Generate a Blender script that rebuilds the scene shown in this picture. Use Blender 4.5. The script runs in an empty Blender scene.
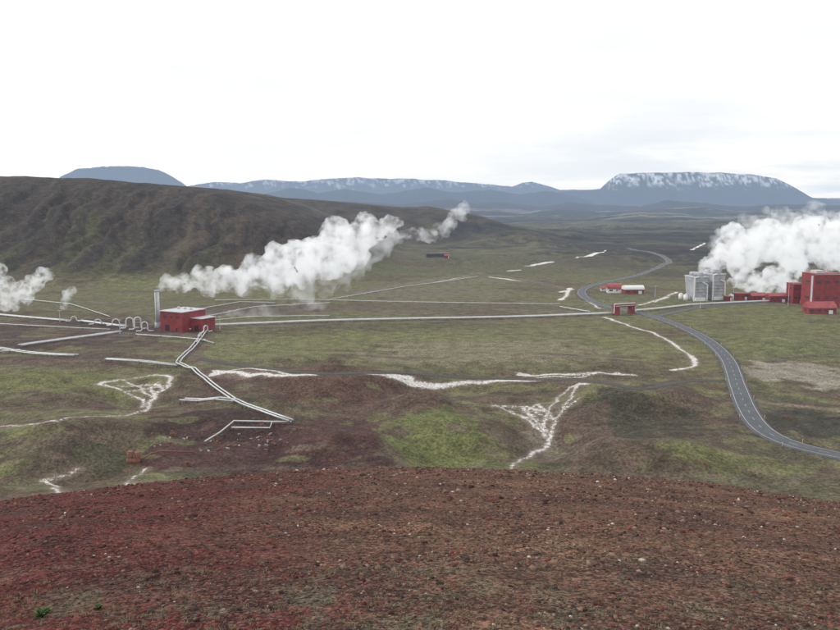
import bpy, math, random, time
import numpy as np
from mathutils import Vector, Matrix
T0=time.time()
random.seed(7); rng=np.random.RandomState(11)
scene=bpy.context.scene
F=824.0; PITCH=math.radians(7.6); CAMZ=90.0
cp,sp=math.cos(PITCH),math.sin(PITCH)

# ---------------------------------------------------------------- noise
_perm=rng.permutation(256); _perm=np.concatenate([_perm,_perm,_perm])
_ang=rng.rand(256)*2*np.pi; _gx=np.cos(_ang); _gy=np.sin(_ang)
def perlin(x,y):
    xi=np.floor(x).astype(np.int64); yi=np.floor(y).astype(np.int64)
    xf=x-xi; yf=y-yi; xi&=255; yi&=255
    u=xf*xf*xf*(xf*(xf*6-15)+10); v=yf*yf*yf*(yf*(yf*6-15)+10)
    def g(ix,iy,dx,dy):
        h=_perm[_perm[ix]+iy]; return _gx[h]*dx+_gy[h]*dy
    x1=(xi+1)&255; y1=(yi+1)&255
    a=g(xi,yi,xf,yf); b=g(x1,yi,xf-1,yf); c=g(xi,y1,xf,yf-1); d=g(x1,y1,xf-1,yf-1)
    ab=a+(b-a)*u
    return (ab+((c+(d-c)*u)-ab)*v)*1.5
def fbm(x,y,o=4,seed=0):
    s=0;a=1;t=0
    for i in range(o):
        s=s+a*perlin(x+seed*17.3+i*5.1,y+seed*9.7-i*3.3); t+=a; a*=.5; x=x*2.03; y=y*2.03
    return s/t
def sstep(a,b,x):
    t=np.clip((x-a)/(b-a),0,1); return t*t*(3-2*t)
def where_eval(mask,fn,shape):
    out=np.zeros(shape); m=np.where(mask)
    if len(m[0]): out[m]=fn(m)
    return out
def ray(u,v):
    a=(u-420)/F; b=(315-v)/F
    return np.array([a, cp+b*sp, -sp+b*cp])
def Z0(u,v,z=0.):
    d=ray(u,v); t=(z-CAMZ)/d[2]; return d[0]*t,d[1]*t

# ---------------------------------------------------------------- height field (metres)
L_u=np.array([-400,-150,0,60,100,150,200,230,260,300,350,400,440.])
L_v=np.array([170,176,177,178,180,184,190,196,205,220,243,262,276.])
L_x=(L_u-420)/F*1300; L_z=np.maximum(90+(205-L_v)/F*1300,-6)
R_u=np.array([100,240,300,350,400,430,470,520,560.]); R_v=np.array([196,195,199,203,208,207,214,227,243.])
R_x=(R_u-420)/F*2300; R_z=90+(205-R_v)/F*2300
MT=[ # (depth, front width, u list, v list)
 (24000,3500,[100,185,200,215,240,265,280,300,325,350,400,440,480,512,522,532,545,560,600,700,900],
             [192,187,184,182,184,180,181,182,179,178,179,181,184,187,183,182,186,190,190,195,200]),
 (20000,2600,[30,62,78,92,120,145,160,175,188,210],[214,177,170,168,167,168,171,178,187,214]),
 (17500,2600,[520,560,600,608,618,650,700,750,775,790,803,812,840,900],[214,192,189,181,174,173,173,175,179,186,193,198,201,205]),
 (14500,1900,[150,190,228,245,262,290,305,318,345,380,400,425,455,490,520,545,580,620],[210,199,189,193,196,188,190,193,189,194,192,188,193,190,194,191,198,212]),
 (10500,1800,[-100,150,300,350,400,450,475,500,540,570,600,640,665,690,740,780,840,950],[214,207,205,201,205,200,205,203,208,203,206,207,201,202,207,205,206,208]),
 (8000,1300,[200,300,380,430,470,520,560,600,650,700,730,800,900],[214,211,208,212,208,213,209,213,211,207,211,210,214]),
 (5600,1200,[450,500,560,600,640,680,720,760,820,900],[230,224,221,217,214,216,220,214,217,215]),
]
BUMPS=[]
def bump(u,v,rpx,ry,h):
    x,y=Z0(u,v); BUMPS.append((x,y,rpx*y/F,ry,h))
bump(330,385,70,22,13); bump(425,403,34,16,7); bump(545,430,45,35,-8); bump(640,402,52,24,11)
bump(150,395,70,25,-4); bump(670,460,70,22,9); bump(60,440,60,18,8)
bump(440,450,55,18,-10); bump(250,425,60,16,4); bump(20,385,60,18,7); bump(90,470,50,10,-5); bump(600,455,30,14,5)
bump(520,243,35,160,26); bump(560,236,30,220,18); bump(455,262,50,60,6); bump(780,345,50,40,4)
def h0(x,y):
    shp=x.shape; r=np.sqrt(x*x+y*y)
    z=1.0*fbm(x/160,y/160,3,1)
    def nearf(m):
        a,b=x[m],y[m]; n=(1-sstep(440,560,b))*(1-.75*sstep(95,135,a))
        return n*(7.5*fbm(a/85,b/66,3,2)+1.8*(np.abs(fbm(a/30,b/30,3,3))-.2))
    z=z+where_eval((y<640)&(y>100),nearf,shp)
    def farf(m):
        a,b=x[m],y[m]; lava=sstep(950,1500,b)*sstep(-200,150,a)
        return lava*9*fbm(a/120,b/120,4,4)+sstep(1800,4500,b)*30*fbm(a/900,b/900,4,5)
    z=z+where_eval(y>950,farf,shp)
    for bx,by,rx,ry,hh in BUMPS:
        m=np.where((np.abs(x-bx)<3*rx)&(np.abs(y-by)<3*ry))
        z[m]+=hh*np.exp(-(((x[m]-bx)/rx)**2+((y[m]-by)/ry)**2))
    def ridge(m):
        a,b=x[m],y[m]; cz=np.interp(a,L_x,L_z)
        y0=np.interp(a,[-660,-190,20],[880,930,1060])+30*fbm(a/150,b*0+3,3,6)
        s=np.clip((b-y0)/(1290-y0),0,1)
        f=np.where(s<.5,.5*(2*s)**1.35,1-.5*(2-2*s)**1.8); back=1-sstep(1900,2300,b)
        gul=np.abs(fbm(a/62+.7*fbm(a/90,b/90,2,8),b/300,3,7)); g3=np.abs(fbm(a/21+.5*fbm(a/50,b/50,2,18),b/200,2,17))
        zl=cz*f*back+(cz>0)*np.minimum(cz/60,1)*np.sin(np.pi*s)*(26*gul-8+6*g3-1)+f*2.5*fbm(a/50,b/50,3,9)*np.clip(cz/50,0,1)
        return np.maximum(zl,-3)*back
    z=z+where_eval((y>820)&(y<2300)&(x<60),ridge,shp)
    def ridge2(m):
        a,b=x[m],y[m]; c2=np.interp(a,R_x,np.maximum(R_z,0)); s2=np.clip((b-1950)/350,0,1)
        g2=np.abs(fbm(a/80,b/300,4,10))
        return (c2*s2**1.1+np.sin(np.pi*s2)*np.minimum(c2/60,1)*24*(g2-.25))*(1-sstep(2700,3600,b))
    z=z+where_eval((y>1950)&(y<3600)&(x<500),ridge2,shp)
    def mts(m):
        a,b=x[m],y[m]; uu=420+F*a/(np.maximum(b,1.)*cp); zm=np.zeros_like(a)
        for i,(D,w,us,vs) in enumerate(MT):
            q=np.where((b>D-w*1.5)&(b<D+3500))[0]
            if not len(q): continue
            u_=uu[q]; b_=b[q]
            vv=np.interp(u_,us,vs)+.8*fbm(u_/14,u_*0+i,4,12+i); c=90+(205-vv)/F*D
            st=np.clip((b_-(D-w))/w+.09*fbm(u_/16,b_/1500,4,20+i),0,1)
            st=np.where(b_<D-w*1.3,0,np.where(b_>D,1,st))
            prof=.25*st+.75*st**2.2 if i<3 else st*st*(3-2*st)
            zm[q]=np.maximum(zm[q],np.where(c>0,c*prof*(1-sstep(D+2200,D+3400,b_)),0))
        return zm
    z=z+where_eval(y>3800,mts,shp)
    k=.00372; s_=.168
    dr=np.where(r<60,s_*r+k*r*r, s_*60+k*3600+.61*(r-60))
    zh=CAMZ-1.8-dr
    zh=zh+where_eval(r<260,lambda m:(.15*fbm(x[m]/6,y[m]/6,3,30)+.05*fbm(x[m]/.9,y[m]/.9,4,31))*sstep(2,9,r[m])+.9*fbm(x[m]/40,y[m]/40,2,32)*sstep(12,45,r[m]),shp)
    m_=np.maximum(zh,z); d=np.abs(zh-z)
    return m_+np.maximum(4.-d,0)**2/16.*(r>80)
T=np.exp(np.linspace(math.log(200),math.log(6000),1500)); TN=np.linspace(2,30,1000)
def P(u,v,near=False):
    t=TN if near else T
    d=ray(u,v); x=d[0]*t; y=d[1]*t; z=CAMZ+d[2]*t
    dz=z-h0(x,y); i=np.argmax(dz<0)
    if dz[i]>=0: i=len(t)-1
    i=max(i,1); a=dz[i-1]/(dz[i-1]-dz[i]+1e-9); tt=t[i-1]+(t[i]-t[i-1])*a
    return np.array([d[0]*tt,d[1]*tt])
def PL(pts): return np.array([P(u,v) for u,v in pts])
def smooth_path(p,step=6.):
    p=np.asarray(p,float); out=[]
    for i in range(len(p)-1):
        p0=p[max(i-1,0)];p1=p[i];p2=p[i+1];p3=p[min(i+2,len(p)-1)]
        n=max(2,int(np.linalg.norm(p2-p1)/step))
        for j in range(n):
            t=j/n; out.append(.5*((2*p1)+(-p0+p2)*t+(2*p0-5*p1+4*p2-p3)*t*t+(-p0+3*p1-3*p2+p3)*t**3))
    out.append(p[-1]); return np.array(out)
def resample(p,step):
    d=np.r_[0,np.cumsum(np.linalg.norm(np.diff(p,axis=0),axis=1))]
    n=max(2,int(d[-1]/step)+1); s=np.linspace(0,d[-1],n)
    return np.stack([np.interp(s,d,p[:,k]) for k in range(p.shape[1])],1)
def seg_dist(x,y,poly,zv=None,maxd=60):
    D=np.full(x.shape,1e6); Zv=np.zeros(x.shape)
    lo=poly.min(0)-maxd; hi=poly.max(0)+maxd
    M=np.where((x>lo[0])&(x<hi[0])&(y>lo[1])&(y<hi[1]))[0]
    if not len(M): return D,Zv
    xs,ys=x[M],y[M]; Ds=np.full(len(M),1e6); Zs=np.zeros(len(M))
    for i in range(len(poly)-1):
        a=poly[i];b=poly[i+1]
        lo=np.minimum(a,b)-maxd; hi=np.maximum(a,b)+maxd
        m=np.where((xs>lo[0])&(xs<hi[0])&(ys>lo[1])&(ys<hi[1]))[0]
        if len(m)==0: continue
        px=xs[m]-a[0];py=ys[m]-a[1]; ex,ey=b-a; L=ex*ex+ey*ey+1e-9
        t=np.clip((px*ex+py*ey)/L,0,1); d=np.hypot(px-t*ex,py-t*ey)
        c=d<Ds[m]; mm=m[c]; Ds[mm]=d[c]
        if zv is not None: Zs[mm]=(zv[i]+(zv[i+1]-zv[i])*t)[c]
    D[M]=Ds; Zv[M]=Zs
    return D,Zv

ROADS=[]
def road(pts,w):
    p=resample(smooth_path(PL(pts),5),6); z=h0(p[:,0],p[:,1])
    k=6; zp=np.pad(z,k,mode='edge'); z=np.convolve(zp,np.ones(2*k+1)/(2*k+1),'valid')+.5
    ROADS.append((p,z,w)); return p,z,w
main_road=road([(905,470),(840,458),(792,445),(762,430),(747,410),(738,388),(727,360),(706,340),(678,326),(645,315),(607,307),(585,298),(583,290),(600,284),(632,277),(660,267),(669,262),(657,255),(628,248)],8.0)
side_road=road([(728,383),(690,384),(640,385),(580,384),(520,381),(460,378),(400,375),(320,372),(240,366),(200,360)],3.6)
plant_road=road([(655,317),(700,308),(745,304),(800,303),(860,301)],5.5)
def hF(x,y):
    x=np.asarray(x,float);y=np.asarray(y,float)
    z=h0(x,y)
    for p,zr,w in ROADS[::-1]:
        D,Zr=seg_dist(x,y,np.vstack([p[::2],p[-1:]]),np.r_[zr[::2],zr[-1:]],30)
        m=1-sstep(w*.5+2.5,w*.5+16,D)
        z=z+(Zr-z)*m*(D<1e5)
    return z
def hs(x,y): return float(hF(np.array([x]),np.array([y]))[0])
def P3(u,v):
    x,y=P(u,v); return Vector((x,y,hs(x,y)))

# ---------------------------------------------------------------- terrain grid
def lg(a,b,n): return np.exp(np.linspace(math.log(a),math.log(b),n,endpoint=False))
R=np.r_[lg(.3,3,16),lg(3,55,190),lg(55,240,40),lg(240,1400,420),lg(1400,8500,170),lg(8500,25000,170),[25000,27500,30000]]
A=np.radians(np.r_[np.linspace(-180,-90,20,endpoint=False),np.linspace(-90,-36,50,endpoint=False),np.linspace(-36,36,760,endpoint=False),np.linspace(36,90,50,endpoint=False),np.linspace(90,180,20,endpoint=False)])
nr,na=len(R),len(A)
RR,AA=np.meshgrid(R,A,indexing='ij')
X=(RR*np.sin(AA)).ravel();Y=(RR*np.cos(AA)).ravel()
Zt=hF(X,Y)
print("heights",time.time()-T0)
def col(c): return np.array(c,float)
G=col((.138,.130,.069)); G2=col((.145,.149,.060)); B=col((.102,.073,.053)); DK=col((.050,.046,.040))
n1=fbm(X/90,Y/90,5,40); n2=fbm(X/30,Y/30,4,41); n3=fbm(X/260,Y/260,3,42); n4=fbm(X/48,Y/70,5,43); n5=fbm(X/11,Y/13,4,44)
def mixc(C,c,m): return C+(np.asarray(c)[None,:]-C)*m[:,None]
C=np.tile(G,(len(X),1))
C=mixc(C,B,sstep(.05,.35,n1+.5*n2)*.7); C=mixc(C,G2,sstep(.05,.4,-n3-.4*n2)*.6)
nz=(1-sstep(420,470,Y)); C=mixc(C,B,nz*sstep(.0,.14,n4+.3*n5)*.88); C=mixc(C,(.068,.062,.042),nz*sstep(.10,.25,-n4)*.6)
def blob(u,v,du,dv,c,s=.8):
    a=Z0(u,v); b=Z0(u,v+dv); t=Z0(u,max(v-dv,210)); ry=(t[1]-b[1])/2; yc=(t[1]+b[1])/2; xc=(u-420)/F*yc; rx=du*yc/F
    m=np.where((np.abs(X-xc)<rx*1.9)&(np.abs(Y-yc)<ry*1.9)&(Y>150))[0]
    q=np.sqrt(((X[m]-xc)/rx)**2+((Y[m]-yc)/ry)**2)+.6*n2[m]+.45*n4[m]+.45*n5[m]
    k=(1-sstep(.80,1.03,q))*s
    C[m]=C[m]+(col(c)-C[m])*k[:,None]
C=mixc(C,(.088,.080,.054),sstep(900,1300,Y)*.7)
blob(300,350,175,13,(.155,.155,.073),.9); blob(480,352,155,14,(.190,.168,.110),.92); blob(640,345,50,14,(.16,.155,.074),.8); blob(420,338,130,5,(.155,.155,.072),.8); blob(560,330,90,4,(.15,.146,.074),.7)
blob(700,335,60,6,B,.6); blob(770,345,70,20,(.135,.14,.064),.9); blob(812,376,55,17,(.25,.22,.175),1.); blob(820,328,60,9,G2,.7)
blob(450,309,160,6,(.115,.092,.068),.7); blob(300,335,90,5,G2,.6)
blob(270,386,105,10,(.088,.058,.045),.95); blob(385,403,80,18,(.098,.065,.05),1.); blob(330,393,75,16,(.105,.062,.048),.95)
blob(480,397,70,7,(.12,.088,.063),.85); blob(620,393,55,7,(.12,.09,.065),.85)
blob(300,449,105,23,(.060,.030,.027),1.); blob(200,425,90,15,(.055,.033,.028),1.); blob(180,452,66,13,(.072,.038,.033),1.); blob(335,432,55,18,(.080,.042,.035),.95); blob(370,462,28,8,(.065,.034,.03),1.)
blob(60,385,95,14,(.145,.148,.062),.9); blob(60,425,90,12,(.14,.134,.068),.85); blob(60,405,66,6,(.105,.078,.056),.9); blob(90,457,44,10,(.070,.066,.040),.9); blob(30,458,40,6,(.09,.066,.05),.8)
blob(40,478,80,10,(.132,.126,.066),.8); blob(230,487,120,11,(.14,.132,.075),.9); blob(432,437,58,27,(.128,.136,.052),.95); blob(500,458,44,13,(.112,.112,.052),.8)
blob(600,402,50,7,(.145,.143,.07),.8); blob(555,425,36,18,(.175,.142,.11),.85); blob(645,430,80,25,(.060,.055,.038),.97); blob(600,457,52,12,(.110,.078,.06),.95); blob(590,425,30,14,(.115,.08,.062),.85)
blob(690,402,48,9,(.108,.078,.058),.9); blob(800,425,66,18,(.052,.048,.036),.95); blob(740,467,80,9,(.136,.138,.060),.9); blob(800,487,74,12,(.10,.093,.056),.85); blob(700,440,40,8,(.082,.064,.047),.85)
blob(60,333,145,16,(.072,.048,.041),.95); blob(60,360,105,5,(.092,.062,.051),.9); blob(150,348,60,6,(.10,.07,.053),.75); blob(240,310,85,6,(.11,.084,.07),.8); blob(100,303,120,6,(.12,.11,.066),.6)
blob(430,293,90,7,(.155,.14,.095),.8); blob(560,290,40,10,(.12,.105,.07),.6); blob(500,268,70,7,(.11,.11,.058),.7); blob(470,281,80,3,(.16,.145,.105),.7)
blob(710,254,190,20,(.046,.042,.039),.95); blob(600,263,40,8,(.075,.068,.051),.8); blob(770,275,130,7,(.070,.063,.050),.8); blob(640,298,50,5,(.12,.12,.066),.6); blob(680,236,190,8,(.042,.040,.037),.9)
blob(350,270,60,9,(.10,.105,.05),.8)
for _ in range(200):
    u=random.uniform(-40,880); v=random.uniform(376,492)
    blob(u,v,random.uniform(4,24),random.uniform(.8,3.2),random.choice([(.07,.064,.043),(.10,.066,.05),(.15,.145,.068),(.15,.115,.088),(.095,.052,.042),(.13,.13,.058),(.085,.06,.046)]),.65)
for _ in range(110):
    u=random.uniform(-40,880); v=random.uniform(262,374)
    blob(u,v,random.uniform(12,60),random.uniform(.6,2.2),random.choice([(.12,.10,.062),(.155,.128,.095),(.16,.155,.075),(.09,.075,.053),(.125,.122,.06),(.105,.07,.053)]),.55)
cz=np.interp(X,L_x,L_z)
rm=sstep(860,960,Y)*(1-sstep(1900,2200,Y))*sstep(3,14,Zt)*(X<60)
hr=np.clip(Zt/np.maximum(cz,20),0,1)
gst=fbm(X/34+.6*n1,Y/320,4,60)
rc=mixc(np.tile(col((.060,.046,.037)),(len(X),1)),(.080,.077,.038),sstep(-.05,.25,gst+.33-hr*.8)*.85)
rc=mixc(rc,(.098,.072,.054),sstep(.05,.3,fbm(X/40+n1,Y/300,4,61))*.6)
rc=mixc(rc,(.028,.024,.021),sstep(.02,.22,fbm(X/20+n2,Y/260,4,62)+.12*hr)*.65)
C=C+(rc-C)*rm[:,None]
m2=sstep(1850,2050,Y)*(1-sstep(3500,5000,Y))*(X<400)
C=C+((mixc(np.tile(col((.062,.048,.041)),(len(X),1)),(.085,.083,.047),sstep(0,.3,fbm(X/120,Y/300,4,63)+.1-Zt/300)))-C)*m2[:,None]*.85
mf=sstep(3500,5000,Y); C=mixc(C,(.040,.040,.038),mf); C=mixc(C,(.18,.17,.14),mf*sstep(.05,.22,fbm(X/1500,Y/500,4,64))*(1-sstep(9000,10000,Y)))
lv=sstep(1300,1600,Y)*(1-sstep(8000,9500,Y)); C=mixc(C,(.028,.028,.027),lv*sstep(.0,.2,fbm(X/420,Y/300,5,69))*.75); C=mixc(C,(.12,.115,.068),lv*sstep(.08,.3,fbm(X/600,Y/260,5,71))*.55)
U=420+F*X/(np.maximum(Y,1)*cp)
mC=(Y>15200)&(Y<20500)&(U>598)&(U<808)
C=mixc(C,(.95,.96,.98),mC*sstep(430,600,Zt+200*fbm(U/16,Zt/50,5,65))*sstep(-.10,.12,fbm(U/12,Zt/30,5,66)))
mB=(Y>20600)&(U>210)&(U<570); C=mixc(C,(.9,.92,.95),mB*sstep(560,740,Zt+250*fbm(U/8,Zt/90,4,67))*sstep(.0,.2,fbm(U/10,Zt/50,4,68))*.85)
def stroke(pts,w,c,s=.8,soft=2.5):
    p=resample(smooth_path(PL(pts),8),12); D,_=seg_dist(X,Y,p,None,w+soft+12)
    m=np.where(D<w+soft+8)[0]; k=(1-sstep(w*.6,w+soft,D[m]+3*n2[m]))*s
    C[m]=C[m]+(col(c)-C[m])*k[:,None]
stroke([(840,411),(800,406),(762,403),(747,399)],3,(.21,.165,.125)); stroke([(205,327),(300,325),(420,322),(540,320),(612,318)],5,(.15,.12,.095),.7)
stroke([(330,300),(420,301),(500,303),(580,304)],5,(.18,.155,.115),.7); stroke([(0,322),(70,328),(130,334),(200,336),(190,350),(200,362)],5,(.13,.097,.083),.8)
stroke([(290,305),(360,293),(430,280),(480,273)],5,(.18,.155,.12),.7); stroke([(0,296),(90,294),(170,292),(260,300)],5,(.14,.12,.085),.6)
stroke([(470,273),(500,276),(540,283),(575,290)],6,(.17,.145,.115),.6); stroke([(770,362),(800,357),(840,356)],3,(.08,.07,.055),.7)
stroke([(215,372),(250,378),(300,374)],5,(.22,.16,.135),.5); stroke([(120,362),(60,366),(0,360)],5,(.11,.078,.063),.6)
stroke([(0,340),(60,338),(130,340)],4,(.125,.093,.08),.7); stroke([(640,298),(720,294),(800,292)],6,(.13,.12,.10),.6)
stroke([(190,470),(240,466),(300,470),(360,466)],1.2,(.12,.085,.07),.6); stroke([(0,446),(60,438),(120,432),(180,440)],1.4,(.13,.10,.078),.6); stroke([(560,470),(640,474),(720,478),(840,476)],1.,(.12,.10,.07),.5)
for p,zr,w in ROADS:
    D,_=seg_dist(X,Y,p[::2],None,16); C=mixc(C,(.082,.069,.056),(1-sstep(w*.5,w*.5+4,D+1.5*n2))*.85)
Rr=RR.ravel(); fg=1-sstep(120,200,Rr); fm=np.where(Rr<210)[0]; Xf,Yf,Rf=X[fm],Y[fm],Rr[fm]; bx=Xf/np.maximum(Rf,.1)
redm=1-sstep(-.30,.04,bx+.34*fbm(Xf/5,Yf/5,4,80))
fc=mixc(np.tile(col((.150,.080,.055)),(len(Xf),1)),(.122,.034,.030),redm)
fc=mixc(fc,(.078,.044,.037),sstep(-.02,.32,fbm(Xf/1.8,Yf/1.3,5,81))*.75)
fc=mixc(fc,(.215,.122,.074),sstep(.05,.35,fbm(Xf/3.2,Yf/2.0,5,82))*.65*(1-redm*.8))
fc=mixc(fc,(.13,.122,.080),sstep(.0,.25,fbm(Xf/.6,Yf/.6,5,83)+.2*fbm(Xf/3,Yf/3,2,84))*(1-sstep(5,10,Rf))*.6)
C[fm]=C[fm]+(fc-C[fm])*fg[fm][:,None]
S=np.full(len(X),30.)
def stream(pts,w):
    p=PL(pts); p=resample(smooth_path(p,4),7)
    p=p+np.stack([3.2*fbm(p[:,0]/11,p[:,1]/11,3,91),4.5*fbm(p[:,0]/11,p[:,1]/11,3,92)],1)
    D,_=seg_dist(X,Y,p,None,18)
    m=np.where(D<18)[0]; S[m]=np.minimum(S[m],D[m]-w*.72*(1+1.4*n2[m]+.9*n4[m]))
for pts,w in [
 ([(604,317),(630,326),(658,335),(676,345),(690,356),(696,364),(684,369),(672,371)],1.5),
 ([(520,376),(560,374),(600,373),(634,375)],2.2),([(540,379),(580,377),(620,374)],1.2),
 ([(368,375),(392,381),(412,386),(455,386),(500,385),(540,384)],2.2),([(372,375),(410,383)],2.0),
 ([(590,388),(566,392),(556,402),(548,413)],.9),([(548,413),(530,407),(512,406),(494,406)],.9),
 ([(576,390),(570,400),(560,412),(556,424),(548,440),(536,452),(530,456)],.8),([(500,406),(520,416),(532,424),(545,436)],.6),
 ([(556,402),(540,403),(526,410),(536,424),(550,430),(545,445)],.7),([(548,413),(546,424),(543,438)],1.),([(530,407),(540,416),(556,420)],.6),
 ([(562,410),(572,404),(580,398)],.5),([(510,409),(526,421),(540,430)],.5),([(510,470),(520,462),(530,456)],.35),([(520,407),(528,414),(540,420)],.8),([(538,404),(546,410),(552,418)],.7),
 ([(98,384),(120,380),(150,375),(172,378)],1.3),([(100,384),(120,388),(128,395),(148,401),(140,408)],1.1),([(172,378),(170,386),(158,392),(150,404),(146,411)],1.1),
 ([(120,386),(150,384),(165,386)],1.3),([(130,392),(150,389),(160,382)],1.2),([(140,408),(155,398),(150,390)],1.),([(125,382),(140,388),(150,396)],1.2),
 ([(146,410),(110,416),(60,421),(0,426)],.35),([(213,374),(240,373),(270,375),(312,374)],2.1),([(218,371),(250,372),(290,373)],1.3),
 ([(44,480),(56,486),(58,492),(68,497)],.4),([(120,490),(132,478),(144,468)],.3),([(80,470),(40,478)],.2),
 ([(490,277),(505,279),(520,281)],4.),([(528,266),(540,264),(553,262)],5),([(508,271),(520,270)],4),
 ([(570,288),(566,296),(560,300)],3.),([(575,258),(592,255),(606,250)],5),([(560,292),(572,290)],3),([(430,283),(470,276)],1.2),
 ([(640,305),(660,299),(676,292)],1.8),([(690,250),(705,243)],3),([(585,296),(590,303),(600,309)],1.2),([(655,302),(668,297)],1.6)]:
    stream(pts,w)
print("paint",time.time()-T0)
me=bpy.data.meshes.new("ground"); nv=nr*na
co=np.stack([X,Y,Zt],1).astype(np.float32)
i=np.arange(nr-1)[:,None]*na; j=np.arange(na)[None,:]; j2=(j+1)%na
fa=np.stack([i+j,i+na+j,i+na+j2,i+j2],-1).reshape(-1,4)[:, ::-1]
cv=nv; co=np.vstack([co,[[0,0,CAMZ-1.8]]]); nf=len(fa)
tri=np.stack([np.full(na,cv),np.arange(na),(np.arange(na)+1)%na],-1)[:, ::-1]
loops=np.r_[fa.ravel(),tri.ravel()].astype(np.int32)
ls=np.r_[np.arange(nf)*4,nf*4+np.arange(na)*3].astype(np.int32)
def fillmesh(me,co,loops,ls,smooth=True):
    me.vertices.add(len(co)); me.vertices.foreach_set("co",np.asarray(co,np.float32).ravel())
    me.loops.add(len(loops)); me.loops.foreach_set("vertex_index",np.asarray(loops,np.int32))
    me.polygons.add(len(ls)); me.polygons.foreach_set("loop_start",np.asarray(ls,np.int32))
    if smooth: me.polygons.foreach_set("use_smooth",np.ones(len(ls),bool))
    me.update(calc_edges=True)
fillmesh(me,co,loops,ls)
a=me.attributes.new("Col",'FLOAT_COLOR','POINT'); cc=np.ones((nv+1,4),np.float32); cc[:nv,:3]=np.clip(C,0,1); cc[nv,:3]=(.1,.05,.04); a.data.foreach_set("color",cc.ravel())
a=me.attributes.new("stream",'FLOAT','POINT'); a.data.foreach_set("value",np.r_[S,30].astype(np.float32))
mi=np.zeros(len(ls),np.int32); fr=np.repeat(np.arange(nr-1),na); mi[:nf]=np.where(R[fr]<150,0,np.where(R[fr]<1500,1,2)); me.polygons.foreach_set("material_index",mi)
ground=bpy.data.objects.new("ground",me); scene.collection.objects.link(ground)

# ---------------------------------------------------------------- node helpers
class NT:
    def __init__(s,nt): s.nt=nt; nt.nodes.clear()
    def n(s,t,**k):
        nd=s.nt.nodes.new(t)
        for a,b in k.items():
            if a=='inp':
                for q,w in b.items(): nd.inputs[q].default_value=w
            else: setattr(nd,a,b)
        return nd
    def l(s,a,b): s.nt.links.new(a,b)
    def math(s,op,a,b=None,clamp=False):
        m=s.n('ShaderNodeMath',operation=op,use_clamp=clamp)
        for i,q in enumerate([a,b]):
            if q is None: continue
            if isinstance(q,(int,float)): m.inputs[i].default_value=q
            else: s.l(q,m.inputs[i])
        return m.outputs[0]
    def mix(s,f,a,b,mode='MIX'):
        m=s.n('ShaderNodeMix',data_type='RGBA',blend_type=mode)
        for i,q in ((0,f),(6,a),(7,b)):
            if isinstance(q,(int,float)): m.inputs[i].default_value=q
            elif isinstance(q,tuple): m.inputs[i].default_value=(*q,1)
            else: s.l(q,m.inputs[i])
        return m.outputs[2]
    def mr(s,v,a,b,c=0,d=1):
        m=s.n('ShaderNodeMapRange',interpolation_type='SMOOTHSTEP'); s.l(v,m.inputs[0])
        for i,q in enumerate((a,b,c,d)): m.inputs[i+1].default_value=q
        return m.outputs[0]
    def noise(s,vec,sc,det=5,ro=.55):
        m=s.n('ShaderNodeTexNoise',inp={'Scale':sc,'Detail':det,'Roughness':ro}); s.l(vec,m.inputs['Vector']); return m.outputs[0]
    def scale(s,c,f):
        vm=s.n('ShaderNodeVectorMath',operation='SCALE'); s.l(c,vm.inputs[0]) if not isinstance(c,tuple) else setattr(vm.inputs[0],'default_value',c); s.l(f,vm.inputs['Scale']); return vm.outputs[0]
    def finish(s,colr,bumph,pos,rough=.95,spec=.15,haze=True):
        p=s.n('ShaderNodeBsdfPrincipled',inp={'Roughness':rough,'Specular IOR Level':spec}); s.l(colr,p.inputs['Base Color'])
        if bumph is not None:
            b=s.n('ShaderNodeBump',inp={'Strength':1.,'Distance':1.}); s.l(bumph,b.inputs['Height']); s.l(b.outputs[0],p.inputs['Normal'])
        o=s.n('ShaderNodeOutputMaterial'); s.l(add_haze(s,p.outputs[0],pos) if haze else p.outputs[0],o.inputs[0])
def newmat(name):
    m=bpy.data.materials.new(name); m.use_nodes=True; return m,NT(m.node_tree)
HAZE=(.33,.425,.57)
def add_haze(t,shader,pos,L=15000.):  # aerial haze painted in as emission, growing with distance from the origin
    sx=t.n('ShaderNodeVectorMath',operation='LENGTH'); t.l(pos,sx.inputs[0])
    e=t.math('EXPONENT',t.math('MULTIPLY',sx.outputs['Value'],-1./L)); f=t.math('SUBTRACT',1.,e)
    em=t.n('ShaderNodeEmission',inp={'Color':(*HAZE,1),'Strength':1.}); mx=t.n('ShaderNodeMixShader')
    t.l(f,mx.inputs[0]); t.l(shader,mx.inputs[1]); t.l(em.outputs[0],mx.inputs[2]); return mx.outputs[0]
# foreground scoria
m,t=newmat("red_scoria_gravel"); pos=t.n('ShaderNodeNewGeometry').outputs['Position']
base=t.n('ShaderNodeAttribute',attribute_name="Col").outputs['Color']
f1=t.noise(pos,1.7,5,.7); f2=t.noise(pos,13.,5,.78); vo=t.n('ShaderNodeTexVoronoi',inp={'Scale':46.,'Randomness':1.}); t.l(pos,vo.inputs['Vector'])
sepc=t.n('ShaderNodeSeparateColor'); t.l(vo.outputs['Color'],sepc.inputs[0])
fv=t.math('MULTIPLY',t.math('MULTIPLY',t.mr(f1,.3,.7,.7,1.3),t.mr(f2,.34,.66,.36,1.66)),t.mr(sepc.outputs[0],0,1,.45,1.55))
fcx=t.mix(t.math('MULTIPLY',t.mr(sepc.outputs[1],.95,.98),.6),t.scale(base,fv),(.30,.24,.2))
hfg=t.math('ADD',t.math('ADD',t.math('MULTIPLY',f2,.07),t.math('MULTIPLY',vo.outputs['Distance'],-.016)),t.math('MULTIPLY',f1,.10))
t.finish(fcx,hfg,pos); me.materials.append(m)
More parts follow.
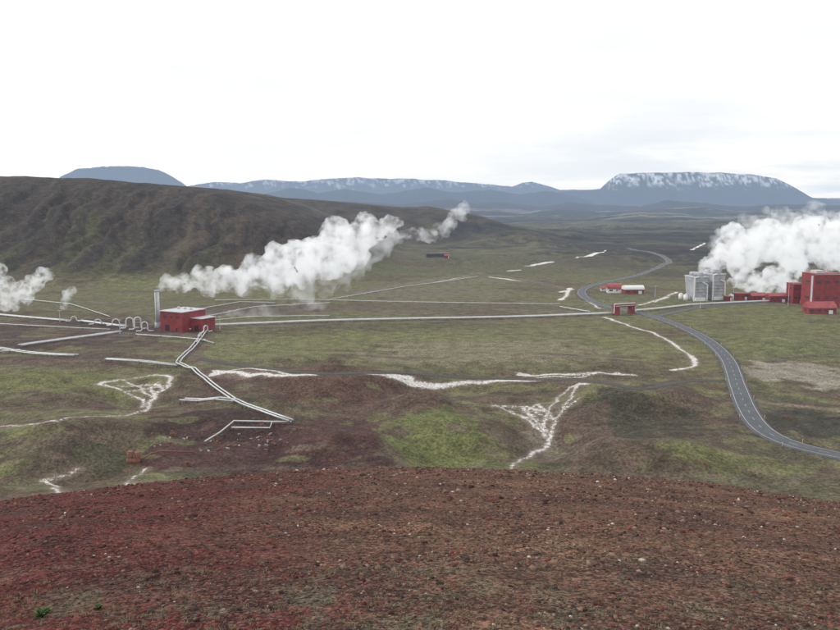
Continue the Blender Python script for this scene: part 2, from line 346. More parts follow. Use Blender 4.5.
# valley grass / soil
m,t=newmat("valley_soil_grass"); pos=t.n('ShaderNodeNewGeometry').outputs['Position']
base=t.n('ShaderNodeAttribute',attribute_name="Col").outputs['Color']; st=t.n('ShaderNodeAttribute',attribute_name="stream").outputs['Fac']
na_=t.noise(pos,.12,5,.72); nb=t.noise(pos,.9,3,.7); nc=t.noise(pos,.3,4,.72)
midv=t.math('MULTIPLY',t.mr(na_,.3,.7,.66,1.34),t.mr(nb,.32,.68,.58,1.42))
c1=t.mix(t.mr(nc,.54,.64,0,.42),base,(.080,.060,.046)); c1=t.mix(t.mr(nc,.44,.34,0,.28),c1,(.17,.168,.085)); midc=t.scale(c1,midv)
sd=t.math('ADD',st,t.math('MULTIPLY',t.math('SUBTRACT',t.noise(pos,.6,4,.78),.5),6.))
midc=t.mix(t.mr(sd,3.,0,0,.5),midc,(.24,.19,.155)); midc=t.mix(t.mr(sd,.7,-.8),midc,t.mix(t.mr(nb,.40,.60),(.50,.46,.42),(.78,.77,.75)))
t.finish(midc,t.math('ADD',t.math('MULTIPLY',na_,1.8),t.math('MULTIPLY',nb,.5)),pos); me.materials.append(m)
# far land and mountains
m,t=newmat("distant_lava_and_mountain"); pos=t.n('ShaderNodeNewGeometry').outputs['Position']
base=t.n('ShaderNodeAttribute',attribute_name="Col").outputs['Color']; st=t.n('ShaderNodeAttribute',attribute_name="stream").outputs['Fac']
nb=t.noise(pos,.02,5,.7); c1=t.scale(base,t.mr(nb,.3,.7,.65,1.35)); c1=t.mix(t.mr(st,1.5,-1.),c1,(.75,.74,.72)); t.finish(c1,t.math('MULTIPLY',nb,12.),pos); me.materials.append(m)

def simple(name,c,rough=.7,metal=0.,var=.15,sc=.8,wave=None,haze=True):
    m,t=newmat(name); g=t.n('ShaderNodeNewGeometry'); pos=g.outputs['Position']
    n=t.noise(pos,sc,4,.65); v=t.mr(n,.25,.75,1-var,1+var)
    vm=t.n('ShaderNodeVectorMath',operation='SCALE'); vm.inputs[0].default_value=c; t.l(v,vm.inputs['Scale'])
    p=t.n('ShaderNodeBsdfPrincipled',inp={'Roughness':rough,'Metallic':metal}); t.l(vm.outputs[0],p.inputs['Base Color'])
    if wave:
        tc=t.n('ShaderNodeTexCoord'); w=t.n('ShaderNodeTexWave',bands_direction='DIAGONAL',inp={'Scale':wave}); t.l(tc.outputs['Object'],w.inputs['Vector'])
        b=t.n('ShaderNodeBump',inp={'Strength':.5,'Distance':.15}); t.l(w.outputs['Fac'],b.inputs['Height']); t.l(b.outputs[0],p.inputs['Normal'])
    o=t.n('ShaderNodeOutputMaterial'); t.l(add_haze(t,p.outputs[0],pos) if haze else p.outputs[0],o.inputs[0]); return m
M_red=simple("red_cladding",(.27,.036,.036),.65,wave=.8,var=.28,sc=.25); M_redroof=simple("red_roof",(.36,.07,.07),.55,wave=.8,var=.25,sc=.3)
M_white=simple("white_paint",(.78,.78,.77),.5,var=.06); M_grey=simple("grey_cladding",(.42,.43,.45),.6,wave=.8,var=.3,sc=.2); M_lgrey=simple("light_grey_roof",(.54,.54,.56),.6)
M_dark=simple("dark_opening",(.03,.03,.035),.4); M_glass=simple("window_glass",(.06,.07,.08),.15); M_conc=simple("concrete",(.3,.29,.27),.9)
M_pipe=simple("aluminium_pipe_cladding",(.60,.61,.62),.45,.1,var=.15,sc=.3); M_steel=simple("steel_support",(.12,.11,.11),.7)
M_rust=simple("rusty_steel",(.20,.085,.055),.85,var=.4,sc=2.); M_asph=simple("asphalt",(.080,.085,.095),.8,var=.22,sc=.3); M_grav=simple("gravel_road_surface",(.062,.055,.047),.95,var=.25,sc=.5)
M_line=simple("road_paint",(.5,.5,.48),.7,var=.3,sc=2.); M_yel=simple("yellow_paint",(.7,.5,.08),.6)

class MB:
    def __init__(s): s.v=[];s.f=[];s.m=[]
    def add(s,vs,fs,mi=0):
        o=len(s.v); s.v+= [tuple(q) for q in vs]; s.f+=[tuple(i+o for i in f) for f in fs]; s.m+=[mi]*len(fs)
    def box(s,c,d,mi=0,rz=0,taper=(1,1)):
        cx,cy,cz=c; dx,dy,dz=d[0]/2,d[1]/2,d[2]/2; vs=[]
        for z in (-1,1):
            k=taper if z>0 else (1,1)
            for x,y in ((-1,-1),(1,-1),(1,1),(-1,1)):
                px,py=x*dx*k[0],y*dy*k[1]; vs.append((cx+px*math.cos(rz)-py*math.sin(rz),cy+px*math.sin(rz)+py*math.cos(rz),cz+z*dz))
        s.add(vs,[(3,2,1,0),(4,5,6,7),(0,1,5,4),(1,2,6,5),(2,3,7,6),(3,0,4,7)],mi)
    def cyl(s,c,r,h,n=16,mi=0,r2=None):
        r2=r if r2 is None else r2; cx,cy,cz=c
        vs=[(cx+r*math.cos(2*math.pi*i/n),cy+r*math.sin(2*math.pi*i/n),cz) for i in range(n)]+[(cx+r2*math.cos(2*math.pi*i/n),cy+r2*math.sin(2*math.pi*i/n),cz+h) for i in range(n)]
        s.add(vs,[tuple(range(n))[::-1],tuple(range(n,2*n))]+[(i,(i+1)%n,n+(i+1)%n,n+i) for i in range(n)],mi)
    def gable(s,c,d,mi=0,over=.5):
        cx,cy,cz=c; dx,dy,dz=d[0]/2+over,d[1]/2+over,d[2]
        s.add([(cx-dx,cy-dy,cz),(cx+dx,cy-dy,cz),(cx+dx,cy+dy,cz),(cx-dx,cy+dy,cz),(cx-dx,cy,cz+dz),(cx+dx,cy,cz+dz)],[(0,1,5,4),(2,3,4,5),(0,4,3),(1,2,5),(3,2,1,0)],mi)
    def arch(s,c,d,mi=0,n=10):
        cx,cy,cz=c; dx,dy,dz=d[0]/2,d[1]/2,d[2]; vs=[]
        for x in (-dx,dx):
            for i in range(n+1):
                a=math.pi*i/n; vs.append((cx+x,cy-dy*math.cos(a),cz+dz*math.sin(a)))
        k=n+1; s.add(vs,[(i,i+1,k+i+1,k+i)[::-1] for i in range(n)]+[tuple(range(k)),tuple(range(k,2*k))[::-1]],mi)
    def tube(s,pts,r,n=8,mi=0):
        pts=[Vector(p) for p in pts]; vs=[];nn=None
        for i,p in enumerate(pts):
            tg=(pts[min(i+1,len(pts)-1)]-pts[max(i-1,0)]).normalized()
            if nn is None: nn=tg.cross(Vector((0,0,1)) if abs(tg.z)<.9 else Vector((1,0,0))).normalized()
            nn=(nn-tg*nn.dot(tg)).normalized(); bb=tg.cross(nn)
            for k in range(n):
                a=2*math.pi*k/n; vs.append(p+(nn*math.cos(a)+bb*math.sin(a))*r)
        fs=[(i*n+k,i*n+(k+1)%n,(i+1)*n+(k+1)%n,(i+1)*n+k) for i in range(len(pts)-1) for k in range(n)]
        fs+=[tuple(range(n))[::-1],tuple(range((len(pts)-1)*n,len(pts)*n))]; s.add(vs,fs,mi)
    def obj(s,name,mats,parent=None,smooth=False,loc=None,rz=0):
        me=bpy.data.meshes.new(name); me.from_pydata(s.v,[],s.f); me.polygons.foreach_set("material_index",s.m)
        if smooth: me.polygons.foreach_set("use_smooth",[len(f)<=4 for f in s.f])
        for q in mats: me.materials.append(q)
        me.update(); o=bpy.data.objects.new(name,me); scene.collection.objects.link(o)
        if parent: o.parent=parent
        if loc is not None: o.location=loc
        o.rotation_euler=(0,0,rz); return o
def empty(name,loc,rz=0):
    e=bpy.data.objects.new(name,None); scene.collection.objects.link(e); e.location=loc; e.rotation_euler=(0,0,rz); e.empty_display_size=3; return e

# ---------------------------------------------------------------- roads
def ribbon(name,p,z,offs,mat,dz,dash=None,parent=None):
    v=[];f=[]
    tg=np.gradient(p,axis=0); tg/=np.linalg.norm(tg,axis=1)[:,None]+1e-9; nrm=np.stack([-tg[:,1],tg[:,0]],1)
    k=len(offs)
    for i in range(len(p)):
        for o,d in offs: v.append((p[i,0]+nrm[i,0]*o,p[i,1]+nrm[i,1]*o,z[i]+dz+d))
    for i in range(len(p)-1):
        if dash and (i%dash[0])>=dash[1]: continue
        for a in range(k-1): f.append((i*k+a,i*k+a+1,(i+1)*k+a+1,(i+1)*k+a)[::-1])
    me=bpy.data.meshes.new(name); me.from_pydata(v,[],f); me.materials.append(mat); me.update()
    o=bpy.data.objects.new(name,me); scene.collection.objects.link(o)
    if parent: o.parent=parent
    return o
def build_road(rd,name,mat,lines,dz=.35):
    p,z,w=rd; q=resample(np.column_stack([p,z]),2.); pp=q[:,:2]; zz=q[:,2]; h=w/2
    r=ribbon(name,pp,zz,[(-h-1.6,-.75),(-h,.0),(0,.06),(h,.0),(h+1.6,-.75)],mat,dz)
    if lines:
        for sgn in (-1,1): ribbon("edge_line",pp,zz,[(sgn*(h-.5)-.10,.01),(sgn*(h-.5)+.10,.01)],M_line,.372,parent=r)
        ribbon("centre_line",pp,zz,[(-.08,.06),(.08,.06)],M_line,.366,dash=(6,2),parent=r)
    return r
build_road(main_road,"asphalt_road",M_asph,True); build_road(side_road,"gravel_road",M_grav,False,.22); build_road(plant_road,"access_road",M_asph,False,.30)
mb=MB(); p,z,w=main_road; q=resample(np.column_stack([p,z]),38.)
for i in range(1,len(q)-1):
    tg=q[i+1,:2]-q[i-1,:2]; tg/=np.linalg.norm(tg); nx,ny=-tg[1],tg[0]
    for s in (-1,1): mb.box((q[i,0]+nx*s*5.1,q[i,1]+ny*s*5.1,q[i,2]+.55),(.14,.14,1.3)); mb.box((q[i,0]+nx*s*5.1,q[i,1]+ny*s*5.1,q[i,2]+1.3),(.18,.18,.2),1)
mb.obj("roadside_marker_posts",[M_yel,M_white])

# ---------------------------------------------------------------- pipelines
def pipeline(pts,r=.6,n=2,gap=2.4,clear=1.3,name="steam_pipeline"):
    r*=.86
    p=np.array([[*P(u,v)] for u,v in pts]); q=[]
    for i in range(len(p)-1):
        k=max(1,int(np.linalg.norm(p[i+1]-p[i])/10.))
        for j in range(k): q.append(p[i]+(p[i+1]-p[i])*j/k)
    q.append(p[-1]); q=np.array(q); z=hF(q[:,0],q[:,1]); zp=np.pad(z,2,mode='edge'); z=np.maximum(np.convolve(zp,np.ones(5)/5,'valid'),z)+clear
    tg=np.gradient(q,axis=0); tg/=np.linalg.norm(tg,axis=1)[:,None]+1e-9; nrm=np.stack([-tg[:,1],tg[:,0]],1)
    mb=MB()
    for k in range(n):
        o=(k-(n-1)/2)*gap
        mb.tube([(q[i,0]+nrm[i,0]*o,q[i,1]+nrm[i,1]*o,z[i]) for i in range(len(q))],r,10,0)
        for i in range(0,len(q)):
            x,y=q[i]+nrm[i]*o; rz=math.atan2(tg[i,1],tg[i,0])
            mb.box((x,y,z[i]-r-clear/2-.3),(.35,1.1*r,clear+.6),1,rz); mb.box((x,y,z[i]-r*.8),(.5,r*2.3,.3),1,rz)
            if i%2==0:
                a=Vector((x,y,z[i])); d=Vector((tg[i,0],tg[i,1],0)); mb.tube([a-d*.2,a+d*.2],r*1.06,10,2)
    return mb.obj(name,[M_pipe,M_steel,M_lgrey],smooth=True)
pipeline([(209,327),(300,323),(420,320),(540,317.5),(614,314.5)],.64,2,3.2,1.5)
pipeline([(632,313),(690,306.5),(760,303),(795,302)],.55,2,2.6,1.5)
pipeline([(206,331),(190,352),(178,365)],.42,2,2.2)
pipeline([(106,361),(140,364),(178,367.5)],.45,2,2.6)
pipeline([(178,365),(205,381),(236,403)],.42,2,2.); pipeline([(236,403),(262,413),(291,424)],.42,2,2.)
pipeline([(183,404),(236,403)],.42,2,3.6); pipeline([(205,446),(234,423),(291,424)],.36,1,1,.9); pipeline([(232,430),(270,431),(272,424)],.32,1,1,.8)
pipeline([(-60,311),(0,316),(68,322)],.5,2,2.8); pipeline([(80,322),(126,328)],.55,2,2.6); pipeline([(20,347),(70,340),(120,333)],.55,2,3.2)
pipeline([(-60,346),(0,350),(76,357)],.45,2,3.); pipeline([(136,336),(200,341),(214,345)],.4,1); pipeline([(-60,322),(30,327),(110,331)],.35,1)
pipeline([(-40,357),(20,352)],.4,1); pipeline([(205,318),(255,308),(330,304)],.36,1); pipeline([(215,301),(300,300),(420,303),(560,305)],.34,1,1,1.)
pipeline([(330,300),(400,288),(478,277)],.34,1,1,1.); pipeline([(560,308),(590,313)],.45,1); pipeline([(200,310),(240,303),(275,304)],.35,1)
pipeline([(20,300),(70,305),(110,318)],.35,1); pipeline([(210,322),(250,318),(330,317)],.35,1)

a=P3(616,315); b=P3(631,314); e=empty("red_pipe_bridge",(a+b)/2,math.atan2((b-a).y,(b-a).x)); L=(b-a).length/2; 
mb=MB()
for s in (-1,1): mb.box((s*L,0,2.7),(3.6,5,7.4))
mb.obj("towers",[M_red],e); mb=MB(); mb.box((0,0,7.4),(2*L+4.6,5.6,1.9)); mb.obj("deck",[M_red],e)
mb=MB(); mb.tube([(-L-4,-1.2,1.5),(-L-2.9,-1.2,1.8),(-L-2.7,-1.2,9.),(L+2.7,-1.2,9.),(L+2.9,-1.2,1.8),(L+4,-1.2,1.5)],.5); mb.box((0,-2.95,7.4),(2*L+4.6,.2,.5),0); mb.obj("pipes",[M_pipe],e,True)

# ---------------------------------------------------------------- left separator station
b=P3(178,332); e=empty("red_separator_station",b+Vector((0,14,0)),math.radians(-28)); W,D,H=21,24,14
mb=MB(); mb.box((0,0,H/2-1.5),(W,D,H+3)); mb.box((W/2+5,4,4),(10-.02,14,10)); mb.obj("walls",[M_red],e)
mb=MB(); mb.box((0,0,H+.25),(W+1,D+1,.5)); mb.box((W/2+5.3,4,9.2),(10.8,15,.4)); mb.obj("roof",[M_lgrey],e)
mb=MB(); mb.box((-4,-D/2-.06,2.2),(4,.2,4.6)); mb.box((5,-D/2-.06,1.4),(1.3,.2,2.8)); mb.box((W/2+5,-3.06,2),(3.6,.2,4)); mb.obj("doors",[M_dark],e)
mb=MB()
for k in range(4): mb.box((-W/2-.06,-8+k*5,9.5),(.2,2.4,1.3))
for k in range(3): mb.box((-6+k*6,-D/2-.06,10.5),(2.4,.2,1.3))
mb.obj("windows",[M_glass],e)
mb=MB()
for k in range(5): mb.box((-W/2-.1,-D/2+.4+k*(D-.8)/4,H/2),(.3,.35,H-.6))
mb.obj("cladding_ribs",[M_redroof],e)
mb=MB()
for k in range(3): mb.cyl((-6+k*6,2,H+.5),1.0,1.6,12)
mb.obj("roof_vents",[M_lgrey],e,True)
s=P3(153,330); e=empty("steam_exhaust_stack",s+Vector((0,12,0)))
mb=MB(); mb.cyl((0,0,-1),1.8,28,20,0,1.6); mb.cyl((0,0,27),1.9,.8,20,1); mb.cyl((0,0,-1),2.8,5,20,1,2.1); mb.obj("stack",[M_lgrey,M_grey],e,True)
mb=MB(); 
for k in range(24): mb.box((0,-2.1,2+k*1.05),(.7,.1,.12))
mb.box((.38,-2.1,14),(.08,.1,25)); mb.box((-.38,-2.1,14),(.08,.1,25)); mb.obj("ladder",[M_steel],e)
def uloop(loc,w,h,r,rz,name="pipe_expansion_loop"):
    e=empty(name,loc,rz); mb=MB(); pts=[(-w/2-4,0,1.5),(-w/2-1,0,1.5),(-w/2,0,2.4)]
    for i in range(9):
        a=math.pi*(1-i/8); pts.append((w/2*math.cos(a),0,h-w/2+w/2*math.sin(a)))
    pts+=[(w/2,0,2.4),(w/2+1,0,1.5),(w/2+4,0,1.5)]; mb.tube(pts,r,10); mb.obj("pipe",[M_pipe],e,True)
    mb=MB(); mb.box((-w/2-3,0,.3),(.5,1.6,2.2)); mb.box((w/2+3,0,.3),(.5,1.6,2.2)); mb.obj("supports",[M_steel],e)
for u,v,w,h,r,rz in [(130,330,5,9,.55,.3),(138,331,4.4,10,.55,.5),(145,333,4,8,.45,.2),(116,327,5,6,.4,.4),(200,343,3.6,6,.4,1.2),(206,334,3.6,6,.4,1.),(183,331,4,5,.4,0),(98,326,5,5,.4,.2),(74,323,4,5,.4,.1)]:
    uloop(P3(u,v),w,h,r,rz)
b=P3(134,462); e=empty("rusty_wellhead_silencer",b); mb=MB()
for x,y,hh in ((-1.3,0,4.6),(1.2,.4,4.2)): mb.cyl((x,y,-.5),1.05,hh,14)
mb.box((0,-.9,.4),(5,.3,2.2)); mb.obj("tanks",[M_rust],e,True); mb=MB(); mb.tube([(1.6,0,1.2),(3.5,0,1.4),(5.5,2,2.6),(8,6,2.2),(20,7,1.6)],.3); mb.obj("pipe",[M_rust],e,True)
for u,v in ((172,437),(215,440),(187,466),(262,428)):
    e=empty("wellhead_valve",P3(u,v)); mb=MB(); mb.cyl((0,0,-.3),.5,1.6,10); mb.cyl((0,0,1.3),.8,.35,10); mb.cyl((0,0,1.65),.3,.9,8); mb.box((.9,0,.9),(1.2,.5,.5)); mb.obj("body",[M_rust],e); mb=MB(); mb.tube([(math.cos(k*math.pi/6)*.5,math.sin(k*math.pi/6)*.5,2.6) for k in range(13)],.07,6); mb.obj("hand_wheel",[M_rust],e)
mb=MB(); qx=[P(random.uniform(150,290),random.uniform(434,452)) for k in range(50)]; qa=np.array(qx); qz=hF(qa[:,0],qa[:,1])
for k in range(50): mb.box((qa[k,0],qa[k,1],qz[k]+.15),(random.uniform(.3,2.),random.uniform(.3,.7),random.uniform(.3,.7)),random.choice([0,1,1]),random.uniform(0,3))
mb.obj("concrete_blocks",[M_conc,M_rust])

# ---------------------------------------------------------------- right plant
def house(name,u,v,W,D,H,rz,roof="flat",wall=M_red,rm=M_redroof,rh=3,win=(3,1),door=True):
    b=P3(u,v); e=empty(name,b+Vector((0,D/2,0)),rz); mb=MB(); mb.box((0,0,H/2-1.5),(W,D,H+3)); mb.obj("walls",[wall],e)
    mb=MB()
    if roof=="flat": mb.box((0,0,H+.25),(W+.8,D+.8,.5))
    elif roof=="gable": mb.gable((0,0,H+.01),(W,D,rh))
    else: mb.arch((0,0,H+.01),(W+.8,D+.8,rh))
    mb.obj("roof",[rm],e)
    mb=MB(); nx,nz=win
    for i in range(nx):
        for j in range(nz):
            mb.box((-W/2+W*(i+.5)/nx,-D/2-.05,H*(j+.62)/nz*.95),(W/nx*.5,.16,min(1.6,H/nz*.35)))
    for j in range(nz): mb.box((-W/2-.05,0,H*(j+.62)/nz*.95),(.16,D*.35,min(1.6,H/nz*.35)))
    mb.obj("windows",[M_glass],e)
    if door: mb=MB(); mb.box((W*.3,-D/2-.07,1.4),(min(3.5,W*.18),.2,3.4)); mb.obj("door",[M_white],e)
    mb=MB(); mb.box((0,-D/2-.2,H-.25),(W+.3,.25,.5)); mb.obj("fascia",[M_lgrey if H>12 else M_redroof],e)
    return e
e=house("red_turbine_hall",825,308,25,20,30,.10,"flat",M_red,M_redroof,win=(3,2))
mb=MB(); mb.box((-4,0,31.5),(8,10,2.6)); mb.cyl((6,2,30.5),1.2,3.,12); mb.obj("rooftop_plant",[M_lgrey],e)
mb=MB(); mb.box((-12.65,-7,15),(.3,2.6,27)); mb.obj("stair_tower",[M_lgrey],e)
house("red_gabled_workshop",822,314,24,10,5.,.06,"gable",M_red,M_redroof,5,(4,1))
house("red_block_building",797,304,10,12,18,.1,"flat",win=(2,2)); house("red_service_building",778,303,16,10,6,.05,"gable",M_red,M_redroof,2.5)
house("red_service_building",759,301,14,10,5,.05,"gable",M_red,M_redroof,2.5); house("red_service_building",742,300,12,9,6,.0,"flat")
house("red_shed",729,301,6,6,4,.0,"flat"); house("red_warehouse",862,300,30,18,12,.1,"flat",win=(5,2))
for (u,v,W) in ((699,301,15),(715,300,16)):
    b=P3(u,v); e=empty("cooling_tower",b+Vector((0,10,0)),.12 if u<705 else .3); H=22 if u<705 else 24
    mb=MB(); mb.box((0,0,H/2-1),(W*.66,16,H+2),taper=(1.42,1.25)); mb.obj("walls",[M_grey],e)
    mb=MB()
    for k in range(6): mb.box((0,-8.6-.33*k*.9,3+k*3),(W*.72+k*1.0,.5,.45))
    mb.obj("louvres",[M_lgrey],e)
    mb=MB(); mb.box((0,0,H+.55),(W*.98,21,1)); mb.obj("deck",[M_lgrey],e); mb=MB(); mb.cyl((0,-4,H+1.1),5.,3.6,20,0,4.4); mb.cyl((0,6,H+1.1),4.4,3.2,20,0,4.); mb.obj("fan_stacks",[M_grey],e,True)
    mb=MB(); mb.box((0,-9.6,1.5),(W*.66,2.,3)); mb.tube([(-W*.45,-11.2,0),(-W*.45,-11.2,H),(-W*.2,-11.2,H+1)],.7); mb.tube([(W*.4,-11.2,0),(W*.4,-11.2,H*.7),(W*.1,-10.8,H*.8)],.6); mb.obj("basin_and_riser",[M_white],e)
house("white_arched_warehouse",634,294,20,10,4.5,.08,"arch",M_red,M_white,4,(3,1)); house("red_arched_warehouse",615,293,14,11,4.5,-.1,"arch",M_white,M_redroof,5,(2,1))
house("white_cabin",604,291,6,5,3,0,"gable",M_white,M_redroof,1.5,(2,1))
house("dark_long_building",437,257,38,14,6,.05,"flat",simple("dark_cladding",(.07,.062,.06)),M_dark,win=(6,1),door=False); house("red_cabin",447,258,9,7,4,0,"gable",M_red,M_redroof,2.5,(2,1))
for u,v in ((686,300),(681,299),(731,300)):
    e=empty("storage_tank",P3(u,v)); mb=MB(); mb.cyl((0,0,-1),2.4,6,16); mb.cyl((0,0,5),2.4,1.,16,0,.4); mb.obj("shell",[M_white],e,True); mb=MB(); mb.box((2.5,0,3),(.15,.5,5.4)); mb.obj("ladder",[M_steel],e)
for u,v,h in ((788,306,26),(733,303,14),(655,297,11),(700,309,11),(220,330,10),(120,334,10),(60,322,9)):
    e=empty("lamp_mast",P3(u,v)); mb=MB(); mb.cyl((0,0,-1),.28,h+1,8,0,.14); mb.box((0,0,h),(1.6,.3,.25)); mb.box((.9,0,h-.1),(.7,.5,.25)); mb.box((-.9,0,h-.1),(.7,.5,.25)); mb.obj("mast",[M_lgrey],e)
print("objects",time.time()-T0)
# ---------------------------------------------------------------- steam
def steam_mat(name,dens,emis,scale,lo,hi,step):
    m,t=newmat(name); g=t.n('ShaderNodeNewGeometry'); pos=g.outputs['Position']
    n=t.noise(pos,scale,2,.62); d=t.math('MULTIPLY',t.mr(n,lo,hi),dens)
    vs=t.n('ShaderNodeVolumeScatter',inp={'Color':(.99,.99,1,1),'Anisotropy':.1}); t.l(d,vs.inputs['Density'])
    em=t.n('ShaderNodeEmission',inp={'Color':(.95,.975,1,1)}); t.l(t.math('MULTIPLY',d,emis),em.inputs['Strength'])  # added glow, standing in for light scattered many times inside the steam
    ad=t.n('ShaderNodeAddShader'); t.l(vs.outputs[0],ad.inputs[0]); t.l(em.outputs[0],ad.inputs[1])
    o=t.n('ShaderNodeOutputMaterial'); t.l(ad.outputs[0],o.inputs['Volume'])
    try: m.cycles.volume_step_rate=step
    except Exception: pass
    return m
import bmesh
txA=bpy.data.textures.new("puffA",'CLOUDS'); txA.noise_scale=10; txA.noise_depth=2
txB=bpy.data.textures.new("puffB",'CLOUDS'); txB.noise_scale=3.4; txB.noise_depth=2
def plume(name,keys,mat,vox=1.3,disp=1.,fat=1.08):
    bm=bmesh.new(); K=[]
    for u,v,r,dp in keys:
        d=ray(u,v); t=dp/d[1]; K.append((Vector((d[0]*t,dp,CAMZ+d[2]*t)),r*fat*dp/F))
    for i in range(len(K)-1):
        (a,ra),(b,rb)=K[i],K[i+1]; n=max(3,int((b-a).length/max(min(ra,rb)*.5,1.)))
        for j in range(n):
            f=j/n; c=a.lerp(b,f); r=ra+(rb-ra)*f
            for q in range(5):
                o=Vector((random.gauss(0,1),random.gauss(0,1),random.gauss(0,1))).normalized()*random.uniform(.3,.8)*r
                rr=r*random.uniform(.22,.5) if q else r*.55
                bmesh.ops.create_icosphere(bm,subdivisions=2,radius=rr,matrix=Matrix.Translation(c+(o if q else o*.3)))
    me=bpy.data.meshes.new(name); bm.to_mesh(me); bm.free(); me.materials.append(mat)
    o=bpy.data.objects.new(name,me); scene.collection.objects.link(o)
    r=o.modifiers.new("r",'REMESH'); r.mode='VOXEL'; r.voxel_size=vox
    for tx,s in ((txA,9*disp),(txB,3.0*disp)):
        d=o.modifiers.new("d",'DISPLACE'); d.texture=tx; d.texture_coords='GLOBAL'; d.strength=s; d.mid_level=.45
    return o
S1=steam_mat("steam_dense",.115,.44,.11,.37,.66,.25); S2=steam_mat("steam_wispy",.032,.47,.07,.40,.66,.4); S3=steam_mat("steam_dense_small",.10,.44,.17,.39,.64,.3)
dp=P3(153,330).y+12
plume("steam_plume",[(153,289,3,dp),(165,284,7,dp+2),(182,283,11,dp+5),(205,281,15,dp+8),(232,278,17,dp+12),(262,273,21,dp+18),(292,266,26,dp+24),(318,259,32,dp+30),(340,247,29,dp+34),(362,237,23,dp+38),(384,227,13,dp+44),(400,221,6,dp+48)],S1)
plume("steam_plume",[(250,281,16,dp+14),(296,284,18,dp+20),(318,284,21,dp+25),(342,272,20,dp+28),(372,250,20,dp+34),(398,232,14,dp+44)],S2)
plume("steam_wisp",[(395,236,5,900),(415,233,6,930),(432,236,8,960),(446,226,9,990),(456,214,9,1010),(468,207,7,1030)],S2,2.)
plume("steam_wisp",[(205,316,4,640),(240,312,6,650),(280,312,7,660),(330,304,5,680)],S2,1.5,disp=.5)
pd=P3(707,300).y+12
plume("steam_plume",[(702,268,7,pd),(716,260,15,pd+5),(736,253,23,pd+10),(762,249,30,pd+25),(790,245,30,pd+35),(820,247,29,pd+45),(860,243,34,pd+55),(900,238,36,pd+60)],S1,1.6)
plume("steam_plume",[(740,281,10,pd+35),(765,280,17,pd+40),(795,276,20,pd+50)],S1,1.6)
plume("steam_plume",[(720,245,14,pd+15),(755,228,18,pd+30),(800,224,20,pd+45),(850,222,22,pd+60)],S2,2.)
ld=P3(20,318).y+40
plume("steam_plume",[(-40,285,16,ld),(-10,276,15,ld),(4,290,14,ld),(8,304,11,ld),(22,292,13,ld+5),(36,280,11,ld+8),(50,271,6,ld+10)],S3,1.1,disp=.6)
plume("steam_wisp",[(64,308,3,ld),(66,298,6,ld),(70,290,6,ld+4),(75,292,3,ld+5)],S3,1.,disp=.4)

# ---------------------------------------------------------------- foreground gravel
phi=(1+5**.5)/2
ico=np.array([(-1,phi,0),(1,phi,0),(-1,-phi,0),(1,-phi,0),(0,-1,phi),(0,1,phi),(0,-1,-phi),(0,1,-phi),(phi,0,-1),(phi,0,1),(-phi,0,-1),(-phi,0,1)],float); ico/=np.linalg.norm(ico[0])
icf=np.array([(0,11,5),(0,5,1),(0,1,7),(0,7,10),(0,10,11),(1,5,9),(5,11,4),(11,10,2),(10,7,6),(7,1,8),(3,9,4),(3,4,2),(3,2,6),(3,6,8),(3,8,9),(4,9,5),(2,4,11),(6,2,10),(8,6,7),(9,8,1)])
N=70000
rr=np.exp(rng.uniform(math.log(3.2),math.log(30),N)); aa=np.radians(rng.uniform(-36,36,N)); sx=rr*np.sin(aa); sy=rr*np.cos(aa)
clump=fbm(sx/1.3,sy/1.3,3,95); keep=rng.rand(N)<(.5+1.3*clump); sx,sy,rr=sx[keep],sy[keep],rr[keep]; N=len(sx)
size=np.exp(rng.normal(math.log(.0072),.45,N))*(.6+rr/9.); size=np.clip(size,.004,.045)*np.where(rng.rand(N)<.006,1.9,1)
sz=hF(sx,sy)
V=ico[None]*(1+rng.uniform(-.28,.28,(N,12,1))); V=V*np.stack([rng.uniform(.7,1.4,N),rng.uniform(.7,1.3,N),rng.uniform(.45,.9,N)],1)[:,None,:]
an=rng.uniform(0,6.28,N); ca,sa=np.cos(an)[:,None],np.sin(an)[:,None]
V=np.stack([V[...,0]*ca-V[...,1]*sa,V[...,0]*sa+V[...,1]*ca,V[...,2]],-1)*size[:,None,None]+np.stack([sx,sy,sz+size*.1],1)[:,None,:]
Fc=(icf[None]+np.arange(N)[:,None,None]*12).reshape(-1)
gm=bpy.data.meshes.new("gravel_stones"); fillmesh(gm,V.reshape(-1,3),Fc,np.arange(N*20)*3,False)
pal=np.array([(.12,.040,.034),(.17,.066,.05),(.058,.032,.029),(.19,.118,.083),(.135,.088,.065),(.070,.054,.047),(.26,.19,.15),(.45,.41,.36)])
left=rng.rand(N)<(1-sstep(-.3,.05,sx/rr)); pi_=np.where(left,rng.choice(8,N,p=[.31,.23,.30,.04,.04,.06,.01,.01]),rng.choice(8,N,p=[.10,.10,.17,.21,.19,.17,.045,.015]))
gc=np.ones((N,12,4),np.float32); gc[...,:3]=(pal[pi_]*rng.uniform(.7,1.25,(N,1)))[:,None,:]
a=gm.attributes.new("Col",'FLOAT_COLOR','POINT'); a.data.foreach_set("color",gc.ravel())
m,t=newmat("scoria_stone"); g=t.n('ShaderNodeNewGeometry'); n=t.noise(g.outputs['Position'],60,3,.7); at_=t.n('ShaderNodeAttribute',attribute_name="Col")
t.finish(t.scale(at_.outputs['Color'],t.mr(n,.3,.7,.65,1.35)),None,g.outputs['Position'],haze=False)
gm.materials.append(m); go=bpy.data.objects.new("gravel_stones",gm); scene.collection.objects.link(go)

